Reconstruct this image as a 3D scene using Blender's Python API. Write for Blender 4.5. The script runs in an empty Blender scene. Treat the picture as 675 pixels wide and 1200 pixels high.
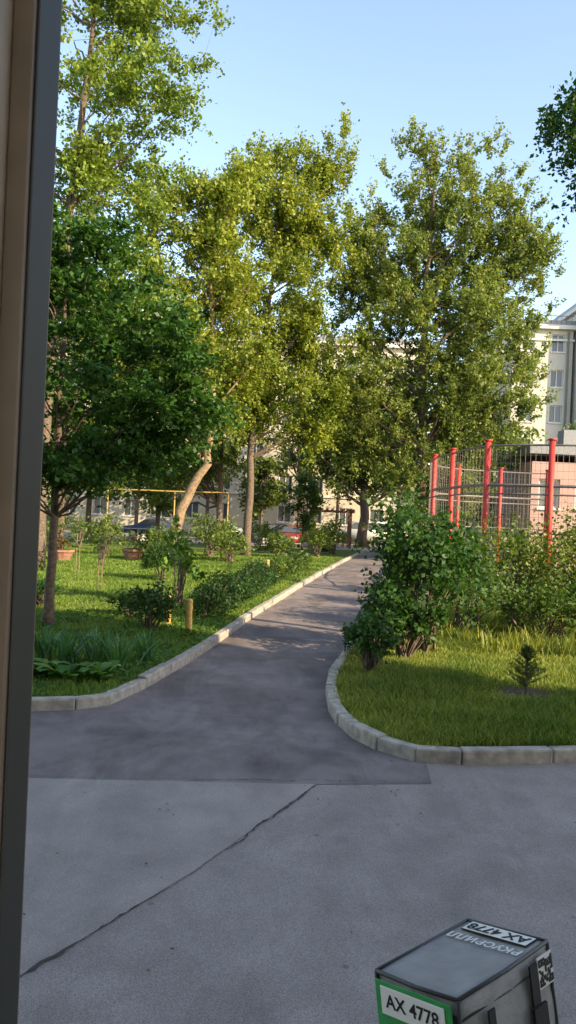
import bpy, bmesh, math
import numpy as np
from mathutils import Vector, Matrix
rng = np.random.default_rng(7)
scene = bpy.context.scene
R = math.radians
# ---------------------------------------------------------------- materials
def newmat(name):
    m = bpy.data.materials.new(name); m.use_nodes = True
    nt = m.node_tree; b = nt.nodes["Principled BSDF"]
    return m, nt, b
def mat_plain(name, col, rough=0.6, metal=0.0, var=0.15, scale=8.0, bump=0.0, spec=0.4):
    m, nt, b = newmat(name)
    tc = nt.nodes.new("ShaderNodeTexCoord")
    n = nt.nodes.new("ShaderNodeTexNoise"); n.inputs["Scale"].default_value = scale; n.inputs["Detail"].default_value = 6
    r = nt.nodes.new("ShaderNodeValToRGB")
    c0 = [c*(1-var) for c in col]; c1 = [min(1, c*(1+var)) for c in col]
    r.color_ramp.elements[0].position = .3; r.color_ramp.elements[1].position = .7
    r.color_ramp.elements[0].color = (*c0, 1); r.color_ramp.elements[1].color = (*c1, 1)
    nt.links.new(tc.outputs["Object"], n.inputs["Vector"]); nt.links.new(n.outputs[0], r.inputs[0]); nt.links.new(r.outputs[0], b.inputs["Base Color"])
    b.inputs["Roughness"].default_value = rough; b.inputs["Metallic"].default_value = metal
    b.inputs["Specular IOR Level"].default_value = spec
    if bump > 0:
        bp = nt.nodes.new("ShaderNodeBump"); bp.inputs["Strength"].default_value = bump; bp.inputs["Distance"].default_value = .02
        nt.links.new(n.outputs[0], bp.inputs["Height"]); nt.links.new(bp.outputs[0], b.inputs["Normal"])
    return m
def mat_leaf(name, trans=0.38, rough=0.45):
    m, nt, b = newmat(name)
    a = nt.nodes.new("ShaderNodeAttribute"); a.attribute_name = "Col"
    nt.links.new(a.outputs["Color"], b.inputs["Base Color"])
    b.inputs["Roughness"].default_value = rough; b.inputs["Specular IOR Level"].default_value = .3
    t = nt.nodes.new("ShaderNodeBsdfTranslucent")
    h = nt.nodes.new("ShaderNodeMix"); h.data_type = 'RGBA'; h.blend_type = 'MULTIPLY'; h.inputs[0].default_value = 1
    nt.links.new(a.outputs["Color"], h.inputs[6]); h.inputs[7].default_value = (1.35, 1.35, .5, 1)
    nt.links.new(h.outputs[2], t.inputs["Color"])
    mx = nt.nodes.new("ShaderNodeMixShader"); mx.inputs[0].default_value = trans
    out = nt.nodes["Material Output"]
    nt.links.new(b.outputs[0], mx.inputs[1]); nt.links.new(t.outputs[0], mx.inputs[2]); nt.links.new(mx.outputs[0], out.inputs["Surface"])
    return m
def mat_ground(name, cols, scales, rough=.9, bump=.4, fine=(120, .35), speck=None, stain=0):
    m, nt, b = newmat(name); L = nt.links
    tc = nt.nodes.new("ShaderNodeTexCoord")
    n1 = nt.nodes.new("ShaderNodeTexNoise"); n1.inputs["Scale"].default_value = scales[0]; n1.inputs["Detail"].default_value = 8; n1.inputs["Roughness"].default_value = .6
    n2 = nt.nodes.new("ShaderNodeTexNoise"); n2.inputs["Scale"].default_value = scales[1]; n2.inputs["Detail"].default_value = 5
    nf = nt.nodes.new("ShaderNodeTexNoise"); nf.inputs["Scale"].default_value = fine[0]; nf.inputs["Detail"].default_value = 3
    for n in (n1, n2, nf): L.new(tc.outputs["Object"], n.inputs["Vector"])
    r = nt.nodes.new("ShaderNodeValToRGB"); r.color_ramp.elements[0].position = .36; r.color_ramp.elements[1].position = .64
    r.color_ramp.elements[0].color = (*cols[0], 1); r.color_ramp.elements[1].color = (*cols[1], 1)
    L.new(n1.outputs[0], r.inputs[0])
    mr = nt.nodes.new("ShaderNodeMapRange"); mr.inputs[1].default_value = .3; mr.inputs[2].default_value = .7
    mr.inputs[3].default_value = .88; mr.inputs[4].default_value = 1.12
    L.new(n2.outputs[0], mr.inputs[0])
    mf = nt.nodes.new("ShaderNodeMapRange"); mf.inputs[1].default_value = .3; mf.inputs[2].default_value = .7
    mf.inputs[3].default_value = 1-fine[1]; mf.inputs[4].default_value = 1+fine[1]
    L.new(nf.outputs[0], mf.inputs[0])
    mu = nt.nodes.new("ShaderNodeMath"); mu.operation = 'MULTIPLY'; L.new(mr.outputs[0], mu.inputs[0]); L.new(mf.outputs[0], mu.inputs[1])
    last = mu
    def mul(a, sock):
        m3 = nt.nodes.new("ShaderNodeMath"); m3.operation = 'MULTIPLY'; L.new(a.outputs[0], m3.inputs[0]); L.new(sock, m3.inputs[1]); return m3
    if speck:
        v = nt.nodes.new("ShaderNodeTexVoronoi"); v.inputs["Scale"].default_value = speck
        L.new(tc.outputs["Object"], v.inputs["Vector"])
        cr = nt.nodes.new("ShaderNodeMapRange"); cr.inputs[1].default_value = .03; cr.inputs[2].default_value = .07; cr.inputs[3].default_value = .65; cr.inputs[4].default_value = 1
        L.new(v.outputs["Distance"], cr.inputs[0]); last = mul(last, cr.outputs[0])
    if stain:
        mp = nt.nodes.new("ShaderNodeMapping"); mp.inputs["Scale"].default_value = (1.0, .45, 1); mp.inputs["Rotation"].default_value = (0, 0, .3); L.new(tc.outputs["Object"], mp.inputs[0])
        n4 = nt.nodes.new("ShaderNodeTexNoise"); n4.inputs["Scale"].default_value = 1.3; n4.inputs["Detail"].default_value = 9; n4.inputs["Roughness"].default_value = .72; n4.inputs["Distortion"].default_value = .6
        L.new(mp.outputs[0], n4.inputs["Vector"])
        c4 = nt.nodes.new("ShaderNodeMapRange"); c4.inputs[1].default_value = .40; c4.inputs[2].default_value = .56; c4.inputs[3].default_value = 1-stain; c4.inputs[4].default_value = 1.06
        L.new(n4.outputs[0], c4.inputs[0]); last = mul(last, c4.outputs[0])
    vm = nt.nodes.new("ShaderNodeVectorMath"); vm.operation = 'SCALE'; L.new(r.outputs[0], vm.inputs[0]); L.new(last.outputs[0], vm.inputs["Scale"])
    L.new(vm.outputs[0], b.inputs["Base Color"])
    b.inputs["Roughness"].default_value = rough; b.inputs["Specular IOR Level"].default_value = .15
    bp = nt.nodes.new("ShaderNodeBump"); bp.inputs["Strength"].default_value = bump; bp.inputs["Distance"].default_value = .01
    L.new(nf.outputs[0], bp.inputs["Height"]); L.new(bp.outputs[0], b.inputs["Normal"])
    return m
M_leaf = mat_leaf("leaf"); M_grass = mat_leaf("grass_blades", .3, .6)
M_bark = mat_plain("bark", (.13, .095, .068), .9, var=.45, scale=14, bump=.8)
M_barkl = mat_plain("bark_light", (.24, .165, .10), .9, var=.4, scale=10, bump=.8)
M_kerb = mat_plain("kerb_concrete", (.37, .325, .27), .9, var=.3, scale=9, bump=.5)
M_road = mat_ground("road_asphalt", [(.272, .230, .208), (.315, .268, .242)], (.35, 2.2), fine=(160, .38), speck=2.6, stain=.10)
M_patch = mat_ground("road_asphalt_patch", [(.298, .252, .225), (.338, .290, .258)], (.4, 2.0), fine=(150, .34), speck=3.1, stain=.08)
M_path = mat_ground("path_asphalt", [(.180, .146, .136), (.262, .214, .200)], (.55, 2.6), fine=(130, .4), stain=.24)
M_soil = mat_ground("soil", [(.065, .05, .034), (.11, .085, .055)], (1.2, 6), fine=(40, .4))
M_lawn = mat_ground("lawn", [(.06, .11, .02), (.13, .165, .034)], (.5, 3), fine=(45, .5), bump=.8)
M_crack = mat_plain("crack_tar", (.055, .046, .042), .9)
M_wall = mat_plain("wall_stucco_cream", (.52, .46, .36), .9, var=.07, scale=1.2)
M_wall2 = mat_plain("wall_stucco_beige", (.50, .47, .40), .9, var=.06, scale=1.0)
M_trim = mat_plain("trim_white", (.62, .59, .54), .8, var=.08)
M_pink = mat_plain("wall_pink", (.42, .26, .23), .9, var=.08, scale=1)
M_roof = mat_plain("roof_metal", (.22, .22, .23), .5, metal=.2)
M_glass, _, _b = newmat("window_glass"); _b.inputs["Base Color"].default_value = (.10, .11, .12, 1); _b.inputs["Roughness"].default_value = .1
M_red = mat_plain("red_paint", (.46, .042, .03), .55, var=.2, scale=5)
M_rail = mat_plain("fence_metal", (.20, .17, .16), .5, metal=.3)
M_yel = mat_plain("yellow_paint", (.46, .30, .09), .6, var=.2, scale=12)
M_frame = mat_plain("frame_brown", (.10, .078, .062), .55, var=.12, scale=30)
M_frameg = mat_plain("frame_grey", (.25, .215, .185), .55, var=.1, scale=30)
M_black = mat_plain("black_rubber", (.015, .015, .015), .6)
M_terra = mat_plain("terracotta", (.30, .15, .10), .9, var=.3)
M_chrome = mat_plain("chrome", (.5, .5, .52), .3, metal=.9)
# ---------------------------------------------------------------- mesh tools
def link(o, parent=None):
    scene.collection.objects.link(o)
    if parent: o.parent = parent
    return o
def empty(name, loc=(0, 0, 0)):
    e = bpy.data.objects.new(name, None); e.empty_display_size = .2; e.location = loc
    return link(e)
class Geo:
    def __init__(s): s.v = []; s.f = []; s.m = []
    def box(s, c, d, mi=0, rot=0.0, M=None):
        x, y, z = [k/2 for k in d]; i = len(s.v); cs, sn = math.cos(rot), math.sin(rot)
        for a, b_, e in ((-1,-1,-1),(1,-1,-1),(1,1,-1),(-1,1,-1),(-1,-1,1),(1,-1,1),(1,1,1),(-1,1,1)):
            px, py, pz = a*x, b_*y, e*z
            p = (c[0]+px*cs-py*sn, c[1]+px*sn+py*cs, c[2]+pz)
            if M is not None: p = tuple(M @ Vector(p))
            s.v.append(p)
        for q in ((0,3,2,1),(4,5,6,7),(0,1,5,4),(1,2,6,5),(2,3,7,6),(3,0,4,7)):
            s.f.append([i+k for k in q]); s.m.append(mi)
    def bx(s, x0, x1, y0, y1, z0, z1, mi=0): s.box(((x0+x1)/2, (y0+y1)/2, (z0+z1)/2), (x1-x0, y1-y0, z1-z0), mi)
    def tube(s, pts, rad, n=8, mi=0, cap=True):
        pts = [Vector(p) for p in pts]
        if not hasattr(rad, '__len__'): rad = [rad]*len(pts)
        i0 = len(s.v); prev = None
        for k, p in enumerate(pts):
            d = (pts[min(k+1, len(pts)-1)]-pts[max(k-1, 0)]).normalized()
            if prev is None:
                ref = Vector((0, 0, 1)) if abs(d.z) < .9 else Vector((1, 0, 0)); u = d.cross(ref).normalized()
            else: u = (prev-d*prev.dot(d)).normalized()
            prev = u; w = d.cross(u)
            for j in range(n):
                a = 2*math.pi*j/n; s.v.append(tuple(p+(u*math.cos(a)+w*math.sin(a))*rad[k]))
        for k in range(len(pts)-1):
            for j in range(n):
                a = i0+k*n+j; b_ = i0+k*n+(j+1) % n
                s.f.append([a, b_, b_+n, a+n]); s.m.append(mi)
        if cap:
            s.f.append([i0+j for j in range(n)][::-1]); s.m.append(mi)
            s.f.append([i0+(len(pts)-1)*n+j for j in range(n)]); s.m.append(mi)
    def poly(s, pts, mi=0):
        i = len(s.v); s.v += [tuple(p) for p in pts]; s.f.append(list(range(i, i+len(pts)))); s.m.append(mi)
    def obj(s, name, mats, parent=None, smooth=False, bevel=0):
        me = bpy.data.meshes.new(name); me.from_pydata(s.v, [], s.f)
        for m in mats: me.materials.append(m)
        me.polygons.foreach_set("material_index", s.m)
        if smooth: me.polygons.foreach_set("use_smooth", [True]*len(s.f))
        me.update(); o = bpy.data.objects.new(name, me); link(o, parent)
        if bevel:
            b = o.modifiers.new("bevel", 'BEVEL'); b.width = bevel; b.segments = 2; b.limit_method = 'ANGLE'
        return o
def quads_obj(name, V, C, mat, parent=None):
    N = len(V); me = bpy.data.meshes.new(name)
    me.vertices.add(N*4); me.vertices.foreach_set("co", V.reshape(-1).astype(np.float32))
    me.loops.add(N*4); me.loops.foreach_set("vertex_index", np.arange(N*4, dtype=np.int32))
    me.polygons.add(N); me.polygons.foreach_set("loop_start", np.arange(0, N*4, 4, dtype=np.int32))
    me.update(calc_edges=True)
    a = me.attributes.new("Col", 'FLOAT_COLOR', 'FACE')
    c4 = np.ones((N, 4), np.float32); c4[:, :3] = C; a.data.foreach_set("color", c4.reshape(-1))
    me.materials.append(mat); o = bpy.data.objects.new(name, me); link(o, parent); return o
def unit(a): return a/np.maximum(np.linalg.norm(a, axis=1, keepdims=True), 1e-9)
def leaf_quads(P, size, g, upb=.8, aspect=.66):
    N = len(P); n = unit(g.normal(size=(N, 3))+np.array([0, 0, upb]))
    t = g.normal(size=(N, 3)); t[:, 2] -= .3; t = unit(t-n*np.sum(t*n, 1, keepdims=True)); b = np.cross(n, t)
    s = (size*g.uniform(.65, 1.25, N))[:, None]; w = s*aspect*.5
    V = np.empty((N, 4, 3)); V[:, 0] = P-t*s*.5; V[:, 1] = P+b*w+t*s*.05; V[:, 2] = P+t*s*.5-n*s*.12; V[:, 3] = P-b*w+t*s*.05
    return V
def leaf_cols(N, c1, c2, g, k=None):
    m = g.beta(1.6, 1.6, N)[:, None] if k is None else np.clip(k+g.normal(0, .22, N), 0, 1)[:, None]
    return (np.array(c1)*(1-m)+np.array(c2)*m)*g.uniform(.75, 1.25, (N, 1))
def tree(name, trunk, tr, ells, nb, br, nsub, nspray, nleaf, clen, lsize, c1, c2, seed, up=.4, bark=None, inner=.3, upb=.8, jit=.1, limbr=.35, flat=1.0, bz=1.0, lmin=.25, maxl=45):
    """nb boughs (foliage masses of radius br) each with nsub clumps of nspray leafy sprays"""
    g = np.random.default_rng(seed); root = empty(name, trunk[0])
    w = np.array([e[2] if len(e) > 2 else 1.0 for e in ells]); vol = np.array([np.prod(e[1])**.75 for e in ells])*w
    idx = g.choice(len(ells), nb, p=vol/vol.sum())
    C0 = np.array([e[0] for e in ells])[idx]; Rr = np.array([e[1] for e in ells])[idx]
    d = unit(g.normal(size=(nb, 3))); rad = inner+(1-inner)*g.random(nb)**.55
    B = C0+d*Rr*rad[:, None]; bs = br*g.uniform(.65, 1.3, nb)
    cen = np.array(ells[0][0])
    bi = np.repeat(np.arange(nb), nsub); q = unit(g.normal(size=(len(bi), 3)))*(g.random((len(bi), 1))**.45)
    CC = B[bi]+q*bs[bi][:, None]*np.array([1, 1, bz]); nclump = len(CC)
    geo = Geo(); T = np.array(trunk, float); n = len(T)
    tt = np.linspace(0, n-1, n*4); TP = np.stack([np.interp(tt, np.arange(n), T[:, k]) for k in range(3)], 1)
    TP[1:-1, :2] += g.normal(0, tr*.15, (len(TP)-2, 2))
    rr = tr*(1-.82*np.linspace(0, 1, len(TP))**.9); rr[0] *= 1.35
    geo.tube(TP, rr, 10)
    limbs = [TP]; lr = [rr]
    for k in range(min(nb, maxl)):
        tg = B[k]; hd = np.hypot(*(tg[:2]-TP[:, :2].mean(0))); zt = tg[2]-.8*hd-.5
        j = int(np.clip(np.argmin(np.abs(TP[:, 2]-zt)), len(TP)*lmin, len(TP)-2)); s = TP[j]
        e = tg; mid = (s+e)/2+np.array([0, 0, -.06*hd])+g.normal(0, .05*hd+.02, 3)
        qq = np.linspace(0, 1, 7)[:, None]; P = (1-qq)**2*s+2*qq*(1-qq)*mid+qq*qq*e
        P[1:-1] += g.normal(0, .02*hd+.01, (5, 3))
        r0 = min(rr[j]*.5, tr*limbr); R_ = r0*(1-.85*qq[:, 0]); geo.tube(P, R_, 6, cap=False); limbs.append(P); lr.append(R_)
    LP = np.concatenate([l[len(l)//4:] for l in limbs]); LR = np.concatenate([l[len(l)//4:] for l in lr])
    for k in range(0, nclump, 2):
        dd = np.linalg.norm(LP-CC[k], axis=1)+.7*np.maximum(LP[:, 2]-CC[k][2], 0); j = int(np.argmin(dd)); s = LP[j]
        mid = (s+CC[k])/2+g.normal(0, .06, 3)*dd[j]
        geo.tube([s, mid, CC[k]], [min(LR[j]*.5, tr*.07), tr*.03, tr*.015], 3, cap=False)
    o = geo.obj("trunk_and_branches", [bark or M_bark], root, True); o.matrix_parent_inverse = Matrix.Translation(-Vector(trunk[0]))
    nS = nclump*nspray; ci = np.repeat(np.arange(nclump), nspray)
    out = unit(unit(CC-cen)*.5+q*.8)[ci]
    sd = unit((out*.7+g.normal(0, .6, (nS, 3))+np.array([0, 0, up]))*np.array([1, 1, flat])); sl = clen*g.uniform(.4, 1.4, nS)
    si = np.repeat(np.arange(nS), nleaf); t = g.random(len(si))
    P = CC[ci][si]+sd[si]*(sl[si]*t)[:, None]+g.normal(0, jit, (len(si), 3))*np.array([1, 1, flat]); P[:, 2] -= .12*clen*t*t
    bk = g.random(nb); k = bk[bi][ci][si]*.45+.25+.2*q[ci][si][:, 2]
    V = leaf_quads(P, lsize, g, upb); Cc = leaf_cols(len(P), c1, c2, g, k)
    lo = quads_obj("foliage", V, Cc, M_leaf, root); lo.matrix_parent_inverse = Matrix.Translation(-Vector(trunk[0]))
    return root
def shrub(name, base, w, h, n, lsize, c1, c2, seed, d=None, nst=7, up=.5, lum=1.0, spray=.28):
    g = np.random.default_rng(seed); d = d or w; bx, by, bz = base; root = empty(name, base); geo = Geo()
    ns = max(12, n//26); dirs = unit(g.normal(size=(ns, 3))); dirs[:, 2] = np.abs(dirs[:, 2])*1.0-.15
    lump = 1+lum*(.22*np.sin(dirs[:, 0]*4+seed)+.18*np.sin(dirs[:, 1]*5+seed*2)+.1*np.sin(dirs[:, 2]*7+seed*3))
    rad = (.35+.65*g.random(ns)**.5)*lump
    C = np.array([bx, by, bz+h*.42])+dirs*rad[:, None]*np.array([w/2, d/2, h*.55])
    C[:, 2] = np.maximum(C[:, 2], bz+.05)
    for i in range(min(ns, nst*4)):
        s = np.array([bx+g.normal(0, .06*w), by+g.normal(0, .06*w), bz-.03]); mid = (s+C[i])/2+np.array([0, 0, .1*h])+g.normal(0, .04, 3)
        geo.tube([s, mid, C[i]], [.018*h**.5, .012*h**.5, .004], 4, cap=False)
    o = geo.obj("stems", [M_bark], root); o.matrix_parent_inverse = Matrix.Translation(-Vector(base))
    si = g.integers(0, ns, n); sd = unit(unit(C-np.array([bx, by, bz+h*.3]))*.6+g.normal(0, .7, (ns, 3))+np.array([0, 0, up]))
    P = C[si]+sd[si]*(g.random(n)*spray*min(w, h)*1.1)[:, None]+g.normal(0, .045*min(w, h)+.01, (n, 3))
    P[:, 2] = np.maximum(P[:, 2], bz+.03)
    k = g.random(ns)[si]*.6+.2
    lo = quads_obj("foliage", leaf_quads(P, lsize, g, .7), leaf_cols(n, c1, c2, g, k), M_leaf, root)
    lo.matrix_parent_inverse = Matrix.Translation(-Vector(base)); return root
# ---------------------------------------------------------------- ground
LK = [(-40, -1.3), (-12, 6.55), (-3.09, 9.05), (-2.42, 9.25), (-2.12, 9.42), (-1.98, 9.85), (-1.77, 10.73), (-1.285, 13.56), (-.65, 18.2), (.45, 25), (1.63, 32), (3.2, 41), (5.3, 52)]
RK = [(7.6, 52), (5.5, 41), (4.0, 31.5), (2.8, 23.6), (1.15, 13.9), (.68, 11.4), (.59, 10.2), (.66, 9.2), (.82, 8.55), (1.08, 8.12), (1.48, 7.78), (1.9, 7.82), (3.12, 8.04), (20, 11.1), (45, 15.6)]
def offset(pl, o):
    P = np.array(pl, float); out = []
    for i in range(len(P)):
        d = P[min(i+1, len(P)-1)]-P[max(i-1, 0)]; d /= np.linalg.norm(d); out.append(P[i]+np.array([-d[1], d[0]])*o)
    return np.array(out)
def inpoly(X, Y, poly):
    c = np.zeros(len(X), bool); n = len(poly)
    for i in range(n):
        x1, y1 = poly[i]; x2, y2 = poly[(i+1) % n]
        if y1 == y2: continue
        hit = ((y1 > Y) != (y2 > Y)) & (X < (x2-x1)*(Y-y1)/(y2-y1)+x1); c ^= hit
    return c
def sheet(name, pts, z, mat):
    g = Geo(); g.poly([(p[0], p[1], z) for p in pts]); return g.obj(name, [mat])
sheet("ground", [(-500, -300), (500, -300), (500, 900), (-500, 900)], 0, M_soil)
sheet("road", [(-45, .7), (48, .7), (48, 18), (-45, 18)], .004, M_road)
sheet("road_patch", [(.365, 7.07), (-.1, 6.15), (-.525, 5.3), (-1.36, 3.92), (-2.6, 1.8), (-12, 1.8), (-12, 6.1), (-2.36, 6.9)], .008, M_patch)
path_pts = [(-12, 6.1), (-2.36, 6.9), (.365, 7.07), (1.46, 7.22), (1.52, 7.85)]+[(p[0]+.1, p[1]) for p in reversed(RK[:10])]
path_pts += [(7.7, 53), (5.2, 53)]+[(p[0]-.1, p[1]) for p in reversed(LK[1:])]
sheet("path", path_pts, .008, M_path)
sheet("street", [(-90, 52.6), (90, 52.6), (90, 68), (-90, 68)], .012, M_road)
Lp = offset(LK, .07); Rp = offset(RK, .07)
LP_ = [tuple(p) for p in Lp]+[(5, 52.3), (-40, 52.3)]; RP_ = [tuple(p) for p in Rp]+[(45, 52.3)]
sheet("lawn", LP_, .10, M_lawn); sheet("lawn", RP_, .10, M_lawn)
def crack(name, pts, w, seed):
    g = np.random.default_rng(seed); P = np.array(pts, float); L = np.r_[0, np.cumsum(np.linalg.norm(np.diff(P, axis=0), axis=1))]
    s = np.arange(0, L[-1], .04); X = np.interp(s, L, P[:, 0]); Y = np.interp(s, L, P[:, 1])
    nz = np.cumsum(g.normal(0, .008, len(s))); nz -= np.linspace(0, nz[-1], len(s)); d = P[-1]-P[0]; d /= np.linalg.norm(d); nrm = np.array([-d[1], d[0]])
    X += nrm[0]*nz; Y += nrm[1]*nz; ww = w*g.uniform(.12, 1.2, len(s))*(.6+.4*np.sin(s*2.3)); geo = Geo()
    for i in range(len(s)-1):
        geo.poly([(X[i]-nrm[0]*ww[i], Y[i]-nrm[1]*ww[i], .0125), (X[i+1]-nrm[0]*ww[i+1], Y[i+1]-nrm[1]*ww[i+1], .0125), (X[i+1]+nrm[0]*ww[i+1], Y[i+1]+nrm[1]*ww[i+1], .0125), (X[i]+nrm[0]*ww[i], Y[i]+nrm[1]*ww[i], .0125)])
    geo.obj(name, [M_crack])
crack("pavement_crack", [(.365, 7.07), (-.1, 6.15), (-.525, 5.3), (-1.36, 3.92), (-2.6, 1.8)], .013, 1)
crack("pavement_crack", [(-9, 6.33), (-2.36, 6.9), (.365, 7.07), (1.46, 7.22), (1.5, 7.72)], .005, 2)
crack("pavement_crack", [(-1.2, 9.4), (-.3, 9.2), (.5, 9.35)], .004, 3)
def kerb(name, pl, seed, side=1, maxlen=1.0, z0=-.05, top=.15, wd=.15):
    g = np.random.default_rng(seed); root = empty(name, (pl[2][0], pl[2][1], 0)); P = np.array(pl, float)
    L = np.r_[0, np.cumsum(np.linalg.norm(np.diff(P, axis=0), axis=1))]; s = 0; k = 0; geo = Geo()
    while s < L[-1]-.1:
        xy = (np.interp(s, L, P[:, 0]), np.interp(s, L, P[:, 1]))
        e = min(s+maxlen, L[-1]); x2 = (np.interp(e, L, P[:, 0]), np.interp(e, L, P[:, 1]))
        mid = (np.interp((s+e)/2, L, P[:, 0]), np.interp((s+e)/2, L, P[:, 1]))
        if math.hypot(mid[0]-(xy[0]+x2[0])/2, mid[1]-(xy[1]+x2[1])/2) > .03:
            e = min(s+.5, L[-1]); x2 = (np.interp(e, L, P[:, 0]), np.interp(e, L, P[:, 1]))
        d = np.array(x2)-np.array(xy); l = np.linalg.norm(d); d /= l; n = np.array([-d[1], d[0]])*side
        c = (np.array(xy)+np.array(x2))/2+n*(wd/2+g.normal(0, .008)); dz = g.normal(0, .008)
        geo.box((c[0], c[1], (z0+top)/2+dz), (l-.016, wd, top-z0), 0, math.atan2(d[1], d[0])+g.normal(0, .01)); s = e
    o = geo.obj("stones", [M_kerb], root, bevel=.022); o.matrix_parent_inverse = Matrix.Translation(-Vector(root.location)); return root
kerb("kerb", LK, 1); kerb("kerb", RK, 2)
def grass(name, poly, box, n, seed, h=.085, w=.012, c1=(.06, .125, .02), c2=(.15, .22, .04), avoid=None):
    g = np.random.default_rng(seed); x0, x1, y0, y1 = box
    u = g.random(n*2); Y = y0*(y1/y0)**u; X = g.uniform(x0, x1, n*2)
    ok = inpoly(X, Y, poly) & (np.abs(X) < Y*.46+1.5)
    pn = .5+.35*np.sin(X*1.3+seed+1.5*np.sin(Y*.9))*np.sin(Y*1.1+2*np.sin(X*.8))+.15*np.sin(X*4.1+Y*2.3)*np.sin(Y*3.7-X*1.9)
    ok &= g.random(n*2) < .35+.65*pn*1.2
    if avoid is not None: ok &= ~avoid(X, Y)
    X = X[ok]; Y = Y[ok]; pn = pn[ok]; N = len(X)
    hh = h*g.uniform(.4, 1.4, N)*(.5+.9*pn)
    ww = w*g.uniform(.6, 1.3, N)*np.clip(Y/13, 1, 3)
    a = g.uniform(0, 6.28, N); dx, dy = np.cos(a), np.sin(a); la = g.uniform(0, 6.28, N); ln = hh*g.uniform(.1, .8, N)
    B = np.stack([X, Y, np.full(N, .095)], 1); D = np.stack([dx*ww, dy*ww, 0*X], 1)
    tip = B+np.stack([np.cos(la)*ln, np.sin(la)*ln, hh], 1); mid = B+np.stack([np.cos(la)*ln*.3, np.sin(la)*ln*.3, hh*.55], 1)
    V = np.stack([B, mid+D*.5, tip, mid-D*.5], 1)
    k = np.clip(1.05-pn+g.normal(0, .18, N), 0, 1)
    return quads_obj(name, V, leaf_cols(N, c1, c2, g, k), M_grass)
Lg = [tuple(p) for p in offset(LK, .13)]+[(5, 52.3), (-40, 52.3)]; Rg = [tuple(p) for p in offset(RK, .13)]+[(45, 52.3)]
bare = lambda X, Y: (((X-3.45)/.55)**2+((Y-10.7)/.5)**2 < np.random.default_rng(3).uniform(.3, 1.1, len(X)))
grass("grass", Lg, (-13, 3, 8.5, 42), 200000, 11, c1=(.065, .14, .02), c2=(.22, .29, .045))
grass("grass", Rg, (.5, 9, 7.8, 24), 170000, 12, avoid=bare, c1=(.07, .14, .02), c2=(.31, .33, .065), h=.105)
def blob(name, cx, cy, rx, ry, z, mat, seed):
    g = np.random.default_rng(seed); a = np.linspace(0, 2*math.pi, 26)[:-1]; r = 1+.12*np.sin(3*a+seed)+.08*np.sin(7*a)
    sheet(name, [(cx+rx*math.cos(t)*q, cy+ry*math.sin(t)*q) for t, q in zip(a, r)], z, mat)
blob("soil_patch", 3.45, 10.7, .6, .55, .108, M_soil, 1)
# ---------------------------------------------------------------- vegetation
DK1, DK2 = (.026, .078, .017), (.075, .16, .03)
YG1, YG2 = (.10, .155, .022), (.31, .34, .048)
PG1, PG2 = (.085, .135, .032), (.25, .285, .065)
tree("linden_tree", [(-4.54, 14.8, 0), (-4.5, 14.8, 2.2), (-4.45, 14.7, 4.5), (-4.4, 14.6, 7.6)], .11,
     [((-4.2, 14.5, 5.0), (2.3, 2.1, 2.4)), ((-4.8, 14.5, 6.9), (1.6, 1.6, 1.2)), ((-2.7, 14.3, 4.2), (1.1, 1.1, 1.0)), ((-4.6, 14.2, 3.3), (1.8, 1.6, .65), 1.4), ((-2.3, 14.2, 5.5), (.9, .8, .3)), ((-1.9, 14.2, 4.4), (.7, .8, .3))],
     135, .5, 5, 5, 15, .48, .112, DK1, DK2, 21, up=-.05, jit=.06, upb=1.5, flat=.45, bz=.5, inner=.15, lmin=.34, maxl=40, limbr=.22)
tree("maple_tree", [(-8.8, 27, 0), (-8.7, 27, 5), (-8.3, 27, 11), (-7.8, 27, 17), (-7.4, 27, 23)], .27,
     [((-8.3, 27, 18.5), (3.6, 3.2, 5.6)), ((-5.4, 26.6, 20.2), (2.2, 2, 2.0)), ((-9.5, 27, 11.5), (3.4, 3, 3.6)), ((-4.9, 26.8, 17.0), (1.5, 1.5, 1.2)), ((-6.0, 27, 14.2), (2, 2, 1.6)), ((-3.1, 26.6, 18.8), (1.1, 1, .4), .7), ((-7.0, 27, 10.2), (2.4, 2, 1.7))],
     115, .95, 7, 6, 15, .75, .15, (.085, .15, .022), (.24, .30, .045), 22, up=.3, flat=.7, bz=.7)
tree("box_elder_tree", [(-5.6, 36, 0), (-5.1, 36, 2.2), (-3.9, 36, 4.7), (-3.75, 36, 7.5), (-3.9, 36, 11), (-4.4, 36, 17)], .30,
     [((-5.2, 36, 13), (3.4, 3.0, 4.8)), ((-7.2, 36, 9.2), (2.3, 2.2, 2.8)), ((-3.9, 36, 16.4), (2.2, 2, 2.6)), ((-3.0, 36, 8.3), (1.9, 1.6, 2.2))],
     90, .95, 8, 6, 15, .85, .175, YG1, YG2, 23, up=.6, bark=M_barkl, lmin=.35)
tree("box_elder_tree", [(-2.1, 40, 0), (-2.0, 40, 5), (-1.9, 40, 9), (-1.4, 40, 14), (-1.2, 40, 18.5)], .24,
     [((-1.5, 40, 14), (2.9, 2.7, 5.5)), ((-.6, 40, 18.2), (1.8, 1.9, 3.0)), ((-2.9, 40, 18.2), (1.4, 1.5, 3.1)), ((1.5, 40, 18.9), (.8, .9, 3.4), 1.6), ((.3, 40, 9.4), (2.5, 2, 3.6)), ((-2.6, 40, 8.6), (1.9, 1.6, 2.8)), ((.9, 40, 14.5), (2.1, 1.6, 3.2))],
     135, .9, 8, 6, 15, .85, .17, YG1, YG2, 24, up=.9, bz=1.4)
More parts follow.
